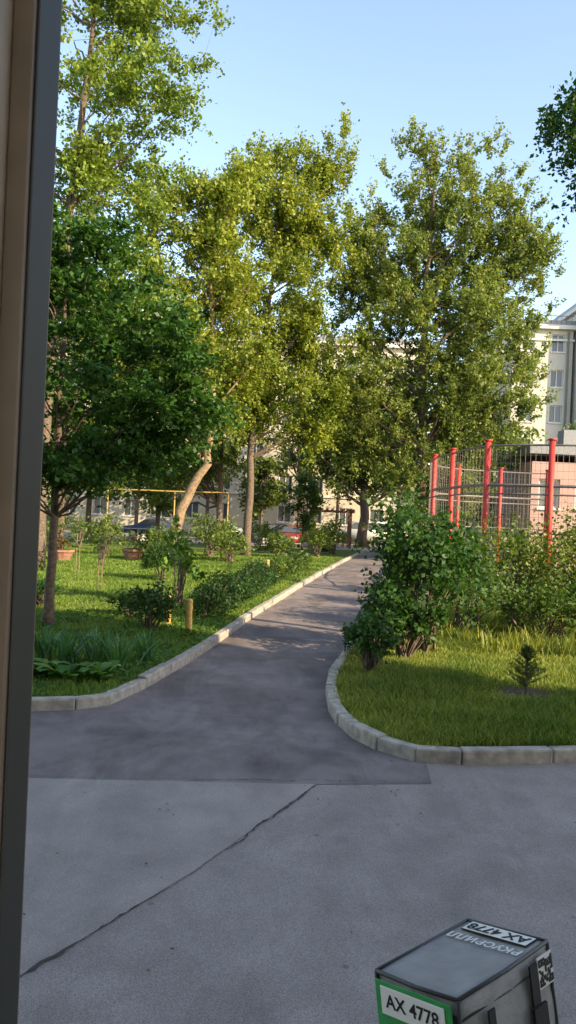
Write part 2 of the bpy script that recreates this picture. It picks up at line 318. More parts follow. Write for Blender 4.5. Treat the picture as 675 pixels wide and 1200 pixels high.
tree("poplar_tree", [(7.3, 42, 0), (7.2, 42, 6), (7.0, 42, 12), (7.1, 42, 17), (7.2, 42, 21)], .34,
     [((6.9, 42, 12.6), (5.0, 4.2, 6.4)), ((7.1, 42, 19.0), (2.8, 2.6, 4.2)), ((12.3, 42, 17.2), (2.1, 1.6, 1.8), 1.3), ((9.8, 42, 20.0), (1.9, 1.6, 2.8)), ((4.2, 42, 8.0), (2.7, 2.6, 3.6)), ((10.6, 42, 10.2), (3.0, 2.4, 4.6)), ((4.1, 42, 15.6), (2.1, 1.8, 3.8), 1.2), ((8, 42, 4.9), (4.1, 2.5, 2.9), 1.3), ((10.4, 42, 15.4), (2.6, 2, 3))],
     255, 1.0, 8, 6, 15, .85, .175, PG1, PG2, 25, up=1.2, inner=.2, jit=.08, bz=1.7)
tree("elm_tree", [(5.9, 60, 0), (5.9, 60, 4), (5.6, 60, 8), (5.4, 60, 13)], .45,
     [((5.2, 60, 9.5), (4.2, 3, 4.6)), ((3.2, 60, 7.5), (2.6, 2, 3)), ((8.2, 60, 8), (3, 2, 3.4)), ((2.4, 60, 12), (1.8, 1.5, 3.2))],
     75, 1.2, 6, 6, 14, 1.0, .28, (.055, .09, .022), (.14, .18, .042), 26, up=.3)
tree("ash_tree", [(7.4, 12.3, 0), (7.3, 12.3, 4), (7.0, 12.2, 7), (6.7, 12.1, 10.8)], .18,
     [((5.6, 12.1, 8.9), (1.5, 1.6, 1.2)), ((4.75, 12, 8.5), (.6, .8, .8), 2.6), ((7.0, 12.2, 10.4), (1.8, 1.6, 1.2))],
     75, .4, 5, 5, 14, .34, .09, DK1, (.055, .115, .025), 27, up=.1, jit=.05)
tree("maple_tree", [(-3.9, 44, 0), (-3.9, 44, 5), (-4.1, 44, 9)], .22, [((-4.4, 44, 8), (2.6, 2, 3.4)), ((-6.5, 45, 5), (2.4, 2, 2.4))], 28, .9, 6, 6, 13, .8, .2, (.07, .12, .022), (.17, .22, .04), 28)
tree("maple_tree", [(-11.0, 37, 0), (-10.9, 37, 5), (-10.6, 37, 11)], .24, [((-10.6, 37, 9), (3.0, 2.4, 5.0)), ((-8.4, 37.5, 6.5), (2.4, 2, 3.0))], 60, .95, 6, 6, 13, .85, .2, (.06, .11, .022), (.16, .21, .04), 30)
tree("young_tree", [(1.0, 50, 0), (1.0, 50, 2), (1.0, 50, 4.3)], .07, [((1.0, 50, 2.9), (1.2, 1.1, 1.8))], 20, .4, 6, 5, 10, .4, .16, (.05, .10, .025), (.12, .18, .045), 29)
def distant(name, items, seed, c1, c2):
    g = np.random.default_rng(seed); Ps = []; geo = Geo(); ks = []
    for (x, y, h, w) in items:
        geo.tube([(x, y, 0), (x+.1, y, h*.5), (x, y, h*.8)], [.2, .13, .04], 6)
        nc = 70; d = unit(g.normal(size=(nc, 3))); C = np.array([x, y, h*.58])+d*np.array([w/2, w/2, h*.38])*(.4+.6*g.random((nc, 1))**.6)
        ix = np.repeat(np.arange(nc), 60); Ps.append(C[ix]+g.normal(0, .085*w, (len(ix), 3))*np.array([1, 1, .6])); ks.append(g.random(nc)[ix])
        for c in C[:25]: geo.tube([(x, y, h*.35), tuple(c)], [.07, .02], 3, cap=False)
    P = np.concatenate(Ps); k = np.concatenate(ks)*.7+.15; P[:, 2] = np.maximum(P[:, 2], .3)
    root = empty(name, (items[0][0], items[0][1], 0)); inv = Matrix.Translation(-Vector(root.location))
    o = geo.obj("trunks", [M_bark], root); o.matrix_parent_inverse = inv
    o = quads_obj("foliage", leaf_quads(P, .33, g, .6), leaf_cols(len(P), c1, c2, g, k), M_leaf, root); o.matrix_parent_inverse = inv
distant("distant_trees", [(-24, 46, 13, 8), (-17, 44, 10, 7), (-30, 52, 15, 9), (-13, 50, 12, 6.5), (-21, 66, 12, 8), (-9.5, 56, 8.5, 5.5), (-36, 50, 14, 9), (-14, 71, 17, 7), (-7.5, 71, 15, 5.5), (1.0, 72, 15, 5), (-2.5, 71, 8, 4), (4.6, 72, 18, 5)], 31, (.06, .10, .022), (.16, .20, .045))
distant("distant_trees", [(20, 52, 9.5, 6.5), (26, 50, 8, 7), (14.5, 53, 10, 6), (33, 48, 11, 8), (11, 50, 8, 5), (10, 70, 17, 7), (16, 68, 15, 7)], 32, (.065, .11, .024), (.17, .21, .05))
LB = ((.022, .065, .015), (.065, .14, .028))
shrub("lilac_bush", (2.5, 13.8, .1), 1.75, 2.6, 5200, .11, *LB, 41, nst=10, lum=1.3)
shrub("lilac_bush", (2.05, 12.9, .1), .9, 1.25, 1500, .10, *LB, 42)
shrub("privet_bush", (1.32, 11.6, .1), .62, .95, 1500, .07, *LB, 43)
shrub("privet_bush", (1.55, 12.7, .1), .7, .85, 1300, .07, *LB, 44)
shrub("privet_bush", (1.95, 14.9, .1), .9, 1.0, 1700, .08, *LB, 45)
shrub("privet_bush", (2.6, 17.5, .1), 1.1, 1.05, 1500, .09, DK1, (.10, .17, .035), 46)
JB = ((.04, .095, .018), (.20, .25, .04))
shrub("jasmine_bush", (3.9, 16.4, .1), 1.9, 1.9, 3800, .09, JB[0], (.11, .17, .035), 47)
shrub("jasmine_bush", (5.4, 17.4, .1), 2.4, 2.5, 5200, .09, *JB, 48, lum=1.3)
shrub("jasmine_bush", (7.3, 17.5, .1), 2.4, 2.9, 5200, .09, *JB, 49, lum=1.3)
shrub("jasmine_bush", (5.4, 15.7, .1), 1.7, 1.2, 2800, .09, JB[0], (.12, .18, .035), 50)
shrub("jasmine_bush", (7.1, 15.8, .1), 2.0, 1.6, 3000, .09, JB[0], (.12, .18, .035), 51)
shrub("jasmine_bush", (4.2, 20.8, .1), 1.7, 1.8, 2200, .11, *JB, 52)
shrub("jasmine_bush", (5.0, 24.5, .1), 1.6, 1.6, 1700, .13, *JB, 53)
shrub("jasmine_bush", (9.0, 19.0, .1), 2.6, 2.8, 3200, .11, *JB, 55)
def hedge(name, pts, w, h, n, lsize, c1, c2, seed):
    g = np.random.default_rng(seed); P = np.array(pts, float); L = np.r_[0, np.cumsum(np.linalg.norm(np.diff(P, axis=0), axis=1))]
    s = g.random(n)*L[-1]; X = np.interp(s, L, P[:, 0]); Y = np.interp(s, L, P[:, 1])
    nc = int(L[-1]*9); cs = g.random(nc)*L[-1]
    hv = h*(.8+.2*np.sin(s*1.9+seed)*np.sin(s*.7)+.12*np.sin(s*5.1)); a = g.uniform(0, math.pi, n); r = g.random(n)**.35
    Q = np.stack([X+np.cos(a)*r*w/2+g.normal(0, .03, n), Y+g.normal(0, .05, n), .1+np.sin(a)**.6*r*hv], 1)
    k = .5+.4*np.sin(s*3.7)*np.sin(a*3)
    root = empty(name, (P[0][0], P[0][1], .1)); geo = Geo()
    for i in range(nc):
        x = np.interp(cs[i], L, P[:, 0]); y = np.interp(cs[i], L, P[:, 1])
        geo.tube([(x, y, .05), (x+g.normal(0, .08), y+g.normal(0, .08), .1+h*.75)], [.012, .004], 3, cap=False)
    inv = Matrix.Translation(-Vector(root.location))
    o = geo.obj("stems", [M_bark], root); o.matrix_parent_inverse = inv
    o = quads_obj("foliage", leaf_quads(Q, lsize, g, .6), leaf_cols(n, c1, c2, g, k), M_leaf, root); o.matrix_parent_inverse = inv
hedge("hedge", [(-1.7, 16.4), (-1.25, 20.5), (-.6, 25)], .85, .9, 13000, .075, (.018, .052, .012), (.052, .105, .024), 61)
hedge("hedge", [(-.45, 27), (.3, 30.5), (.75, 33)], .8, .85, 5000, .10, (.05, .10, .02), (.15, .21, .04), 62)
shrub("currant_bush", (-2.6, 14.9, .1), .95, .85, 1900, .075, (.018, .05, .012), (.055, .105, .024), 63)
shrub("currant_bush", (-3.3, 16.4, .1), .9, .6, 1000, .08, (.022, .06, .012), (.065, .12, .025), 64)
shrub("round_bush", (-3.95, 24.7, .1), 1.35, 1.35, 7000, .065, (.022, .065, .014), (.075, .14, .028), 65, lum=.15, spray=.08, nst=2)
shrub("maple_sapling", (-2.5, 18.4, .1), .9, 2.1, 480, .15, (.06, .13, .022), (.16, .26, .045), 66, nst=2)
shrub("spirea_bush", (-5.6, 17.6, .1), 1.1, .7, 1000, .08, DK1, DK2, 67)
shrub("spirea_bush", (-7.6, 21, .1), 1.4, 1.1, 1300, .10, (.05, .10, .02), (.14, .20, .04), 68)
for i, (x, y, w, h) in enumerate([(-5.6, 33, 1.8, 1.3), (-8.5, 36, 2.4, 1.8), (-2.6, 35, 1.6, 1.6), (-3.8, 38, 2, 2.0), (-12, 38, 3, 2.4), (1.7, 43, 1.5, 1.6), (2.7, 46, 1.8, 2.0), (-.4, 40, 1.6, 1.2), (-1.6, 47, 2.2, 1.7), (-10.5, 31, 2, 1.6), (-15, 36, 3, 2.6)]):
    shrub("garden_bush", (x, y, .1), w, h, 1700, .13, (.05, .10, .02), (.19, .24, .045), 70+i)
def spruce(name, base, h, w, seed):
    g = np.random.default_rng(seed); root = empty(name, base); geo = Geo(); b = np.array(base); geo.tube([b, b+[0, 0, h]], [.02, .005], 5); Q = []
    for i in range(46):
        t = g.random()**.8; z = .05+t*h*.92; a = g.uniform(0, 6.28); l = (1-t)*w/2+.07; d = np.array([math.cos(a), math.sin(a), .45+.5*t]); d /= np.linalg.norm(d)
        s = b+[0, 0, z]; geo.tube([s, s+d*l], [.006, .002], 3, cap=False); q = g.random((60, 1)); Q.append(s+d*l*q+g.normal(0, .010, (60, 3)))
    P = np.concatenate(Q); inv = Matrix.Translation(-Vector(base))
    o = geo.obj("stem", [M_bark], root); o.matrix_parent_inverse = inv
    o = quads_obj("needles", leaf_quads(P, .055, g, .2, .16), leaf_cols(len(P), (.04, .07, .02), (.12, .15, .05), g), M_leaf, root); o.matrix_parent_inverse = inv
spruce("small_spruce", (3.42, 10.7, .1), .66, .66, 5)
def blades(name, base, n, L, w, spread, c1, c2, seed, upz=1.0, arch=.5, seg=5, rx=.1, ry=.1):
    g = np.random.default_rng(seed); Q = []
    for i in range(n):
        a = g.uniform(0, 6.28); l = L*g.uniform(.6, 1.15); sp = spread*g.uniform(.3, 1.1)
        p0 = np.array([base[0]+g.normal(0, rx), base[1]+g.normal(0, ry), base[2]]); hd = np.array([math.cos(a), math.sin(a), 0]); sd = np.array([-hd[1], hd[0], 0])
        t = np.linspace(0, 1, seg+1); X = p0+np.outer(t*l*sp, hd)+np.outer(l*(upz*t-arch*t**2.4)*.9, [0, 0, 1])
        ww = w*np.sin(np.clip(t*.86+.12, 0, 1)*math.pi)**.7
        for j in range(seg): Q.append([X[j]-sd*ww[j], X[j+1]-sd*ww[j+1], X[j+1]+sd*ww[j+1], X[j]+sd*ww[j]])
    V = np.array(Q); c = np.repeat(leaf_cols(n, c1, c2, g), seg, axis=0); o = quads_obj(name, V-np.array(base), c, M_leaf); o.location = base
for i, (x, y) in enumerate([(-3.15, 11.3), (-2.75, 11.4), (-2.35, 11.1), (-3.6, 11.6), (-2.1, 11.7)]):
    blades("iris_plant", (x, y, .1), 40, .82, .017, .55, (.04, .11, .04), (.12, .24, .09), 90+i, arch=.35, rx=.07, ry=.07)
for i, (x, y) in enumerate([(-3.3, 10.5), (-3.7, 10.8), (-2.9, 10.35), (-4.05, 10.4), (-4.1, 11.2), (-2.45, 10.5)]):
    blades("hosta_plant", (x, y, .1), 30, .50, .08, .85, (.05, .14, .03), (.19, .31, .07), 100+i, arch=.6, rx=.04, ry=.04)
for i, (x, y) in enumerate([(4.3, 14.2), (4.9, 13.9), (3.7, 14.6), (5.4, 14.2), (6.1, 14.0), (3.2, 15.1), (4.7, 14.8), (3.9, 13.8), (5.9, 14.6)]):
    blades("tall_grass_tuft", (x, y, .1), 60, .6, .008, .5, (.16, .21, .03), (.38, .38, .08), 110+i, arch=.3, rx=.22, ry=.15)
for i, (x, y) in enumerate([(-2.6, 13.2), (-2.2, 15.9), (-2.0, 13.0), (-3.4, 13.4), (-4.2, 15.4), (-1.7, 14.3)]):
    blades("weed_plant", (x, y, .1), 30, .24, .02, .8, (.05, .13, .025), (.13, .22, .04), 120+i, arch=.5, rx=.12, ry=.12)
gg = np.random.default_rng(5); n = 14000; X = gg.uniform(-7, -1.2, n); Y = gg.uniform(9.2, 17, n); ok = inpoly(X, Y, Lg) & (np.sin(X*2.1)*np.sin(Y*1.7+1) > -.3)
P = np.stack([X, Y, .12+.07*gg.random(n)], 1)[ok]
quads_obj("groundcover", leaf_quads(P, .06, gg, 2.0, .9), leaf_cols(len(P), (.045, .12, .022), (.11, .22, .04), gg), M_leaf)
n = 320; X = np.r_[gg.uniform(-2.5, 3.5, 120), gg.normal(1.0, .5, 200)]; Y = np.r_[gg.uniform(4, 12, 120), gg.normal(8.4, 1.2, 200)]
okk = ~inpoly(X, Y, [tuple(p) for p in offset(RK, -.05)]+[(45, 52)]) & ~inpoly(X, Y, [tuple(p) for p in offset(LK, -.05)]+[(5, 52.3), (-40, 52.3)])
P = np.stack([X, Y, np.full(n, .022)], 1)[okk]; V = leaf_quads(P, .026, gg, 12, .8)
quads_obj("fallen_leaves", V, leaf_cols(len(P), (.07, .055, .03), (.25, .20, .09), gg), M_leaf)
# ---------------------------------------------------------------- buildings
def building(name, x0, x1, yf, depth, h, fl, ncol, wallm, fh=3.2, ww=1.3, wh=1.7, z0=1.0, corn=True, bay=None):
    root = empty(name, ((x0+x1)/2, yf, 0)); inv = Matrix.Translation(-Vector(root.location)); g = Geo(); t = .35
    g.bx(x0, x1, yf+t+.25, yf+depth, 0, h)
    step = (x1-x0)/ncol; gw = Geo(); gf = Geo(); zz = 0
    for f in range(fl):
        zb = z0+f*fh; zt = zb+wh
        g.bx(x0, x1, yf, yf+t, zz, zb); zz = zt
        for c in range(ncol+1):
            xa = x0 if c == 0 else x0+(c-.5)*step+ww/2; xb = x1 if c == ncol else x0+(c+.5)*step-ww/2
            g.bx(xa, xb, yf, yf+t, zb, zt)
        for c in range(ncol):
            xc = x0+(c+.5)*step
            gw.bx(xc-ww/2, xc+ww/2, yf+.22, yf+.24, zb, zt)
            gf.bx(xc-ww/2, xc-ww/2+.09, yf+.14, yf+.215, zb, zt); gf.bx(xc+ww/2-.09, xc+ww/2, yf+.14, yf+.215, zb, zt)
            gf.bx(xc-.045, xc+.045, yf+.145, yf+.215, zb, zt); gf.bx(xc-ww/2+.09, xc+ww/2-.09, yf+.15, yf+.21, zt-.09, zt); gf.bx(xc-ww/2+.09, xc+ww/2-.09, yf+.15, yf+.21, zb, zb+.09)
            gf.bx(xc-ww/2-.1, xc+ww/2+.1, yf-.12, yf-.002, zb-.1, zb-.01)
    g.bx(x0, x1, yf, yf+t, zz, h)
    g.bx(x0, x0+.3, yf+t, yf+t+.25, 0, h); g.bx(x1-.3, x1, yf+t, yf+t+.25, 0, h)
    if corn:
        gf.bx(x0-.4, x1+.4, yf-.5, yf+depth+.4, h+.003, h+.4); gf.bx(x0-.1, x1+.1, yf-.15, yf-.003, 4.15, 4.35); gf.bx(x0-.1, x1+.1, yf-.15, yf-.003, h-1.1, h-.9)
    gr = Geo(); gr.bx(x0-.2, x1+.2, yf-.2, yf+depth, h+.403, h+.9)
    for k in range(int((x1-x0)/6)): gr.bx(x0+3+k*6, x0+3.8+k*6, yf+4, yf+5, h+.9, h+2.2)
    for gm, nm, m in ((g, "walls", wallm), (gw, "windows", M_glass), (gf, "window_frames_and_cornices", M_trim), (gr, "roof", M_roof)):
        o = gm.obj(nm, [m], root); o.matrix_parent_inverse = inv
    return root
building("apartment_building", -34, 14, 80, 14, 20.0, 6, 15, M_wall, z0=1.4, fh=3.15, wh=1.75, ww=1.4)
rb = building("apartment_building", 21.3, 27.1, 75, 14, 21.4, 6, 2, M_wall2, z0=2.0, fh=3.45, ww=1.25, wh=1.7)
building("apartment_building", 27.4, 48, 73.2, 16, 23.2, 6, 7, M_wall2, z0=2.0, fh=3.45, ww=1.3, wh=1.75)
g = Geo(); g.tube([(26.6, 74.8, 0), (26.6, 74.8, 21.2)], .09, 8)
for k in range(12): g.tube([(21.3+k*.5, 74.7, 21.9), (21.3+k*.5, 74.7, 22.7)], .02, 4)
g.tube([(21.2, 74.7, 22.7), (27, 74.7, 22.7)], .03, 4); o = g.obj("drainpipe_and_roof_rail", [M_rail], rb); o.matrix_parent_inverse = Matrix.Translation(-Vector(rb.location))
building("pink_pavilion", 12.6, 24, 40, 7, 5.7, 1, 6, M_pink, z0=3.3, ww=1.1, wh=1.5, corn=False)
# building the photograph looks out of: window front; unseen rear opening added, depth kept shallow, so skylight reaches the frame
root = empty("near_building", (0, .4, 0)); inv = Matrix.Translation(-Vector(root.location)); g = Geo()
YA, YB, YR, XE = .40, .60, -4.6, 19.2
g.bx(-26, -1.6, YA, YB, 0, 15); g.bx(1.5, XE, YA, YB, 0, 15); g.bx(-1.6, 1.5, YA, YB, 0, 1.75); g.bx(-1.6, 1.5, YA, YB, 3.5, 15)
g.bx(-26, -25.7, YR, YA, 0, 15); g.bx(XE-.3, XE, YR, YA, 0, 15)
g.bx(-26, -6, YR-.3, YR, 0, 15); g.bx(6, XE, YR-.3, YR, 0, 15); g.bx(-6, 6, YR-.3, YR, 4.2, 15); g.bx(-6, 6, YR-.3, YR, 0, .8)
g.bx(-26, XE, YR-.3, YB, 15.002, 15.3); g.bx(-25.7, XE-.3, YR, YA, 4.3, 4.5); g.bx(-25.7, XE-.3, YR, YA, .5, .75)
o = g.obj("walls_floors_and_roof", [M_wall2], root); o.matrix_parent_inverse = inv
g = Geo()
for f in range(4):
    for c in range(13):
        x = -24+c*3.4
        if (f == 0 and -3.5 < x < 3.5) or x > XE-1: continue
        g.bx(x-.65, x+.65, YB+.003, YB+.03, 2+f*3.4, 3.7+f*3.4, 0)
        for dx in (-.65, 0, .65): g.bx(x+dx-.05, x+dx+.05, YB+.031, YB+.06, 2+f*3.4, 3.7+f*3.4, 1)
o = g.obj("windows", [M_glass, M_trim], root); o.matrix_parent_inverse = inv
wf = empty("window_frame", (-.24, .56, 1.75)); inv = Matrix.Translation(-Vector(wf.location)); g = Geo()
g.bx(-.222, -.206, .575, .640, 1.76, 3.49, 0)
g.bx(-.206, -.2035, .58, .63, 1.76, 3.49, 2)
g.bx(-.300, -.2225, .545, .63, 1.76, 3.49, 1)
g.bx(-.2335, -.2305, .540, .5448, 1.76, 3.49, 2)
g.bx(-1.59, -.301, .56, .62, 1.76, 1.84, 1); g.bx(-1.59, -.301, .56, .62, 3.41, 3.49, 1); g.bx(-1.59, -1.51, .56, .62, 1.84, 3.41, 1)
g.bx(-.202, 1.49, .56, .62, 1.76, 1.80, 0); g.bx(1.43, 1.49, .56, .62, 1.80, 3.41, 0); g.bx(-.202, 1.49, .56, .62, 3.41, 3.49, 0)
o = g.obj("sash_and_jambs", [M_frame, M_frameg, M_black], wf, bevel=.002); o.matrix_parent_inverse = inv
# ---------------------------------------------------------------- sports court fence
sf = empty("sports_court_fence", (5.7, 22, 0)); inv = Matrix.Translation(-Vector(sf.location)); g = Geo(); gr = Geo()
posts = [(13.2, 21.2), (11.3, 21.2), (9.3, 21.3), (7.35, 21.6), (5.8, 22.6), (5.45, 25.8), (5.4, 28.7), (5.9, 31.7), (7.4, 33.6), (9.4, 34.2), (11.5, 34.2)]
for k, (x, y) in enumerate(posts):
    g.tube([(x, y, 0), (x, y, 4.82)], .085, 10); g.box((x, y, 4.86), (.2, .2, .05)); g.box((x, y, .06), (.34, .34, .1))
for k in range(len(posts)-1):
    a, b = np.array(posts[k]), np.array(posts[k+1])
    mid = (a+b)/2; cen = np.array((9.5, 27.5)); outw = (mid-cen)/np.linalg.norm(mid-cen)*.14
    def pt(t): return a*(1-t)+b*t+outw*4*t*(1-t)
    for z, r in ((4.7, .03), (3.55, .05), (3.3, .03), (2.2, .03), (1.15, .04), (.2, .03)):
        gr.tube([(*pt(t), z) for t in np.linspace(0, 1, 7)], r, 6, cap=False)
    nv = 13
    for i in range(1, nv): gr.tube([(*pt(i/nv), .2), (*pt(i/nv), 4.7)], .006, 3, cap=False)
    for z in np.arange(.45, 4.6, .22): gr.tube([(*pt(t), z) for t in (0, .25, .5, .75, 1)], .005, 3, cap=False)
o = g.obj("posts", [M_red], sf, True); o.matrix_parent_inverse = inv; o = gr.obj("rails_and_mesh", [M_rail], sf); o.matrix_parent_inverse = inv
# ---------------------------------------------------------------- bollards, pipe, planters, stakes
def bollard(x, y, h, r=.065):
    g = Geo(); g.tube([(0, 0, 0), (0, 0, h-.03), (0, 0, h-.008), (0, 0, h)], [r, r, r*.85, r*.5], 16); g.tube([(0, 0, h*.72), (0, 0, h*.78)], r*1.07, 16); g.tube([(0, 0, 0), (0, 0, .04)], r*1.5, 16)
    o = g.obj("bollard", [M_yel]); o.location = (x, y, .1)
bollard(-1.81, 14.7, .66); bollard(-2.35, 15.6, .6); bollard(-.62, 26.2, .75)
g = Geo(); g.tube([(-22, 43, 3.3), (-6.1, 42, 3.35), (-3.3, 42, 3.4), (-3.3, 42, .3)], .045, 8)
for x in (-18, -14, -10, -6.3): g.tube([(x, 42.5, 0), (x, 42.5, 3.3)], .04, 8)
g.obj("gas_pipe", [M_yel], None, True)
def planter(x, y, s):
    g = Geo(); g.tube([(0, 0, 0), (0, 0, .3*s), (0, 0, .34*s), (0, 0, .42*s)], [.3*s, .42*s, .47*s, .47*s], 14); g.tube([(0, 0, .4*s), (0, 0, .425*s)], .41*s, 14, 1)
    o = g.obj("flower_planter", [M_terra, M_soil]); o.location = (x, y, .1)
    shrub("planter_flowers", (x, y, .1+.4*s), .7*s, .45*s, 260, .09, (.05, .10, .02), (.3, .12, .06), int(abs(x*10)))
planter(-9.2, 31.5, 1.1); planter(-6.6, 33.5, 1.2)
for x, y, h in ((-5.0, 20.5, 1.6), (-7.1, 26, 1.9)):
    g = Geo(); g.tube([(0, 0, 0), (.02, 0, h)], [.018, .014], 6); g.tube([(.12, 0, 0), (.1, .02, h*.6), (.14, 0, h*.9)], [.015, .01, .004], 5)
    g.box((.06, 0, h*.6), (.12, .02, .03)); o = g.obj("sapling_stake", [M_barkl]); o.location = (x, y, .08)
    shrub("sapling", (x+.1, y, .1+h*.5), .5, h*.5, 90, .10, (.06, .12, .02), (.16, .24, .04), int(h*50), nst=2)
M_timber = mat_plain("brown_timber", (.20, .10, .065), .7, var=.3)
g = Geo()
for x in (2.0, 4.6):
    for y in (56, 58): g.bx(x-.08, x+.08, y-.08, y+.08, 0, 2.6)
for y in (56, 58): g.bx(1.7, 4.9, y-.05, y+.05, 2.602, 2.78)
for k in range(9): g.bx(1.75+k*.38, 1.81+k*.38, 55.6, 58.4, 2.782, 2.9)
g.bx(2.2, 4.4, 57.6, 58.0, .45, .5); g.bx(2.2, 4.4, 57.95, 58.02, .6, .95); g.bx(2.3, 2.4, 57.6, 57.9, 0, .449); g.bx(4.2, 4.3, 57.6, 57.9, 0, .449)
g.obj("pergola", [M_timber])
def bench(x, y, rot):
    g = Geo()
    for k in range(3): g.box((0, -.18+k*.16, .46), (1.6, .13, .035), 0)
    for k in range(2): g.box((0, .30+k*.03, .62+k*.17), (1.6, .03, .12), 0)
    for s in (-.65, .65): g.box((s, .0, .22), (.05, .42, .44), 1); g.box((s, .29, .6), (.05, .04, .5), 1)
    o = g.obj("park_bench", [M_trim, M_black]); o.location = (x, y, .1); o.rotation_euler = (0, 0, rot)
bench(-7.0, 40, .1); bench(-.6, 43.5, -.1); bench(2.6, 49, 1.3)
g = Geo()
for k in range(36): g.tube([(-34+k*1.0, 51.5, .1), (-34+k*1.0, 51.5, 1.0)], .025, 5)
g.tube([(-34, 51.5, .95), (1, 51.5, .95)], .025, 5); g.tube([(-34, 51.5, .4), (1, 51.5, .4)], .02, 5); g.obj("low_metal_fence", [M_trim])
# ---------------------------------------------------------------- cars
def car(loc, rot, col, name="parked_car", van=False):
    root = empty(name, loc); root.rotation_euler = (0, 0, rot)
    paint = mat_plain("car_paint", col, .3, metal=.2, var=.04)
    prof = [(-2.15, .35), (-2.2, .62), (-2.1, .88), (-1.15, 1.0), (-.45, 1.45), (.9, 1.48), (1.65, 1.05), (2.05, .98), (2.15, .65), (2.12, .35)]
    if van: prof = [(-2.3, .35), (-2.35, .8), (-2.2, 1.05), (-1.6, 1.25), (-.95, 1.95), (2.2, 2.0), (2.3, 1.3), (2.3, .35)]
    zs = 1.0 if not van else 1.25
    bm = bmesh.new()
    L_ = [bm.verts.new((x, -.88+(.17*max(0, z-zs)/.5 if z > zs else 0), z)) for x, z in prof]; R_ = [bm.verts.new((x, .88-(.17*max(0, z-zs)/.5 if z > zs else 0), z)) for x, z in prof]
    n = len(prof)
    for i in range(n): bm.faces.new((L_[i], L_[(i+1) % n], R_[(i+1) % n], R_[i]))
    bm.faces.new(L_[::-1]); bm.faces.new(R_); bmesh.ops.recalc_face_normals(bm, faces=bm.faces)
    bmesh.ops.bevel(bm, geom=[e for e in bm.edges], offset=.05, segments=2, affect='EDGES')
    me = bpy.data.meshes.new("body"); bm.to_mesh(me); bm.free(); me.materials.append(paint); me.polygons.foreach_set("use_smooth", [True]*len(me.polygons)); o = bpy.data.objects.new("body", me); link(o, root)
    g = Geo()
    for s in (-1, 1):
        if van: q = [[(-1.5, 1.3), (-.9, 1.85), (-.1, 1.85), (-.1, 1.3)], [(.1, 1.3), (.1, 1.85), (2.1, 1.85), (2.1, 1.3)]]
        else: q = [[(-1.0, 1.04), (-.42, 1.4), (.15, 1.42), (.15, 1.04)], [(.22, 1.04), (.22, 1.42), (.85, 1.42), (1.4, 1.06)]]
        for w in q: g.poly([(x, s*(.90-(.17*max(0, z-zs)/.5)), z) for x, z in w])
    if van: g.poly([(-1.63, -.7, 1.3), (-1.63, .7, 1.3), (-1.05, .6, 1.88), (-1.05, -.6, 1.88)])
    else: g.poly([(-1.12, -.72, 1.06), (-1.12, .72, 1.06), (-.55, .62, 1.42), (-.55, -.62, 1.42)]); g.poly([(1.66, -.7, 1.08), (1.66, .7, 1.08), (1.0, .62, 1.46), (1.0, -.62, 1.46)])
    g.obj("windows", [M_glass], root)
    g = Geo()
    for x in (-1.35, 1.35):
        for s in (-1, 1): g.tube([(x, s*.72, .33), (x, s*.92, .33)], .33, 18, 0); g.tube([(x, s*.9, .33), (x, s*.93, .33)], .2, 12, 1)
    g.obj("wheels", [M_black, M_chrome], root)
    g = Geo()
    for s in (-1, 1):
        g.box((-2.17, s*.62, .72), (.1, .35, .14), 0); g.box((2.13, s*.66, .8), (.1, .28, .16), 1)
    g.box((-2.2, 0, .45), (.12, 1.6, .12), 2); g.obj("lights_and_bumper", [M_trim, M_red, M_black], root)
    return root
car((-1.2, 60.5, .02), R(10), (.03, .035, .05)); car((.6, 55.5, .02), R(70), (.28, .04, .03)); car((-5.5, 61, .02), R(2), (.35, .36, .38)); car((6.6, 66, .02), R(0), (.6, .6, .58), "parked_van", True)
car((-10.5, 60, .02), R(0), (.05, .07, .12)); car((11.5, 62, .02), R(5), (.1, .1, .1))
# ---------------------------------------------------------------- delivery bicycle with thermal bag
LEAN = R(11)
bike = empty("delivery_bicycle", (.596+.147, 2.322-.163, 0)); ang = math.atan2(.669, .743); bike.rotation_euler = (-LEAN, 0, ang)
def fabric(name, col, rough=.55, sc=300):
    m = mat_plain(name, col, rough, var=.12, scale=14, spec=.5); nt = m.node_tree; b = nt.nodes["Principled BSDF"]
    w = nt.nodes.new("ShaderNodeTexNoise"); w.inputs["Scale"].default_value = 9; w.inputs["Detail"].default_value = 4
    w2 = nt.nodes.new("ShaderNodeTexVoronoi"); w2.inputs["Scale"].default_value = sc
    tc = nt.nodes.new("ShaderNodeTexCoord"); nt.links.new(tc.outputs["Object"], w.inputs["Vector"]); nt.links.new(tc.outputs["Object"], w2.inputs["Vector"])
    ad = nt.nodes.new("ShaderNodeMath"); ad.operation = 'MULTIPLY_ADD'; ad.inputs[1].default_value = .06; nt.links.new(w2.outputs[0], ad.inputs[0]); nt.links.new(w.outputs[0], ad.inputs[2])
    bp = nt.nodes.new("ShaderNodeBump"); bp.inputs["Strength"].default_value = .6; bp.inputs["Distance"].default_value = .025; nt.links.new(ad.outputs[0], bp.inputs["Height"]); nt.links.new(bp.outputs[0], b.inputs["Normal"]); return m
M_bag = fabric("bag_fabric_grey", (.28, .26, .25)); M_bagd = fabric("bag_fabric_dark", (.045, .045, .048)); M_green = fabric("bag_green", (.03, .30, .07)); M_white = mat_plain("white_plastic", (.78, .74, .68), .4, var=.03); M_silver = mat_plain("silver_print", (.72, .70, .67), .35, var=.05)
zt, zb = 1.20, .775; hx, hy = .23, .145
bm = bmesh.new(); bmesh.ops.create_cube(bm, size=1); bmesh.ops.subdivide_edges(bm, edges=bm.edges[:], cuts=9, use_grid_fill=True)
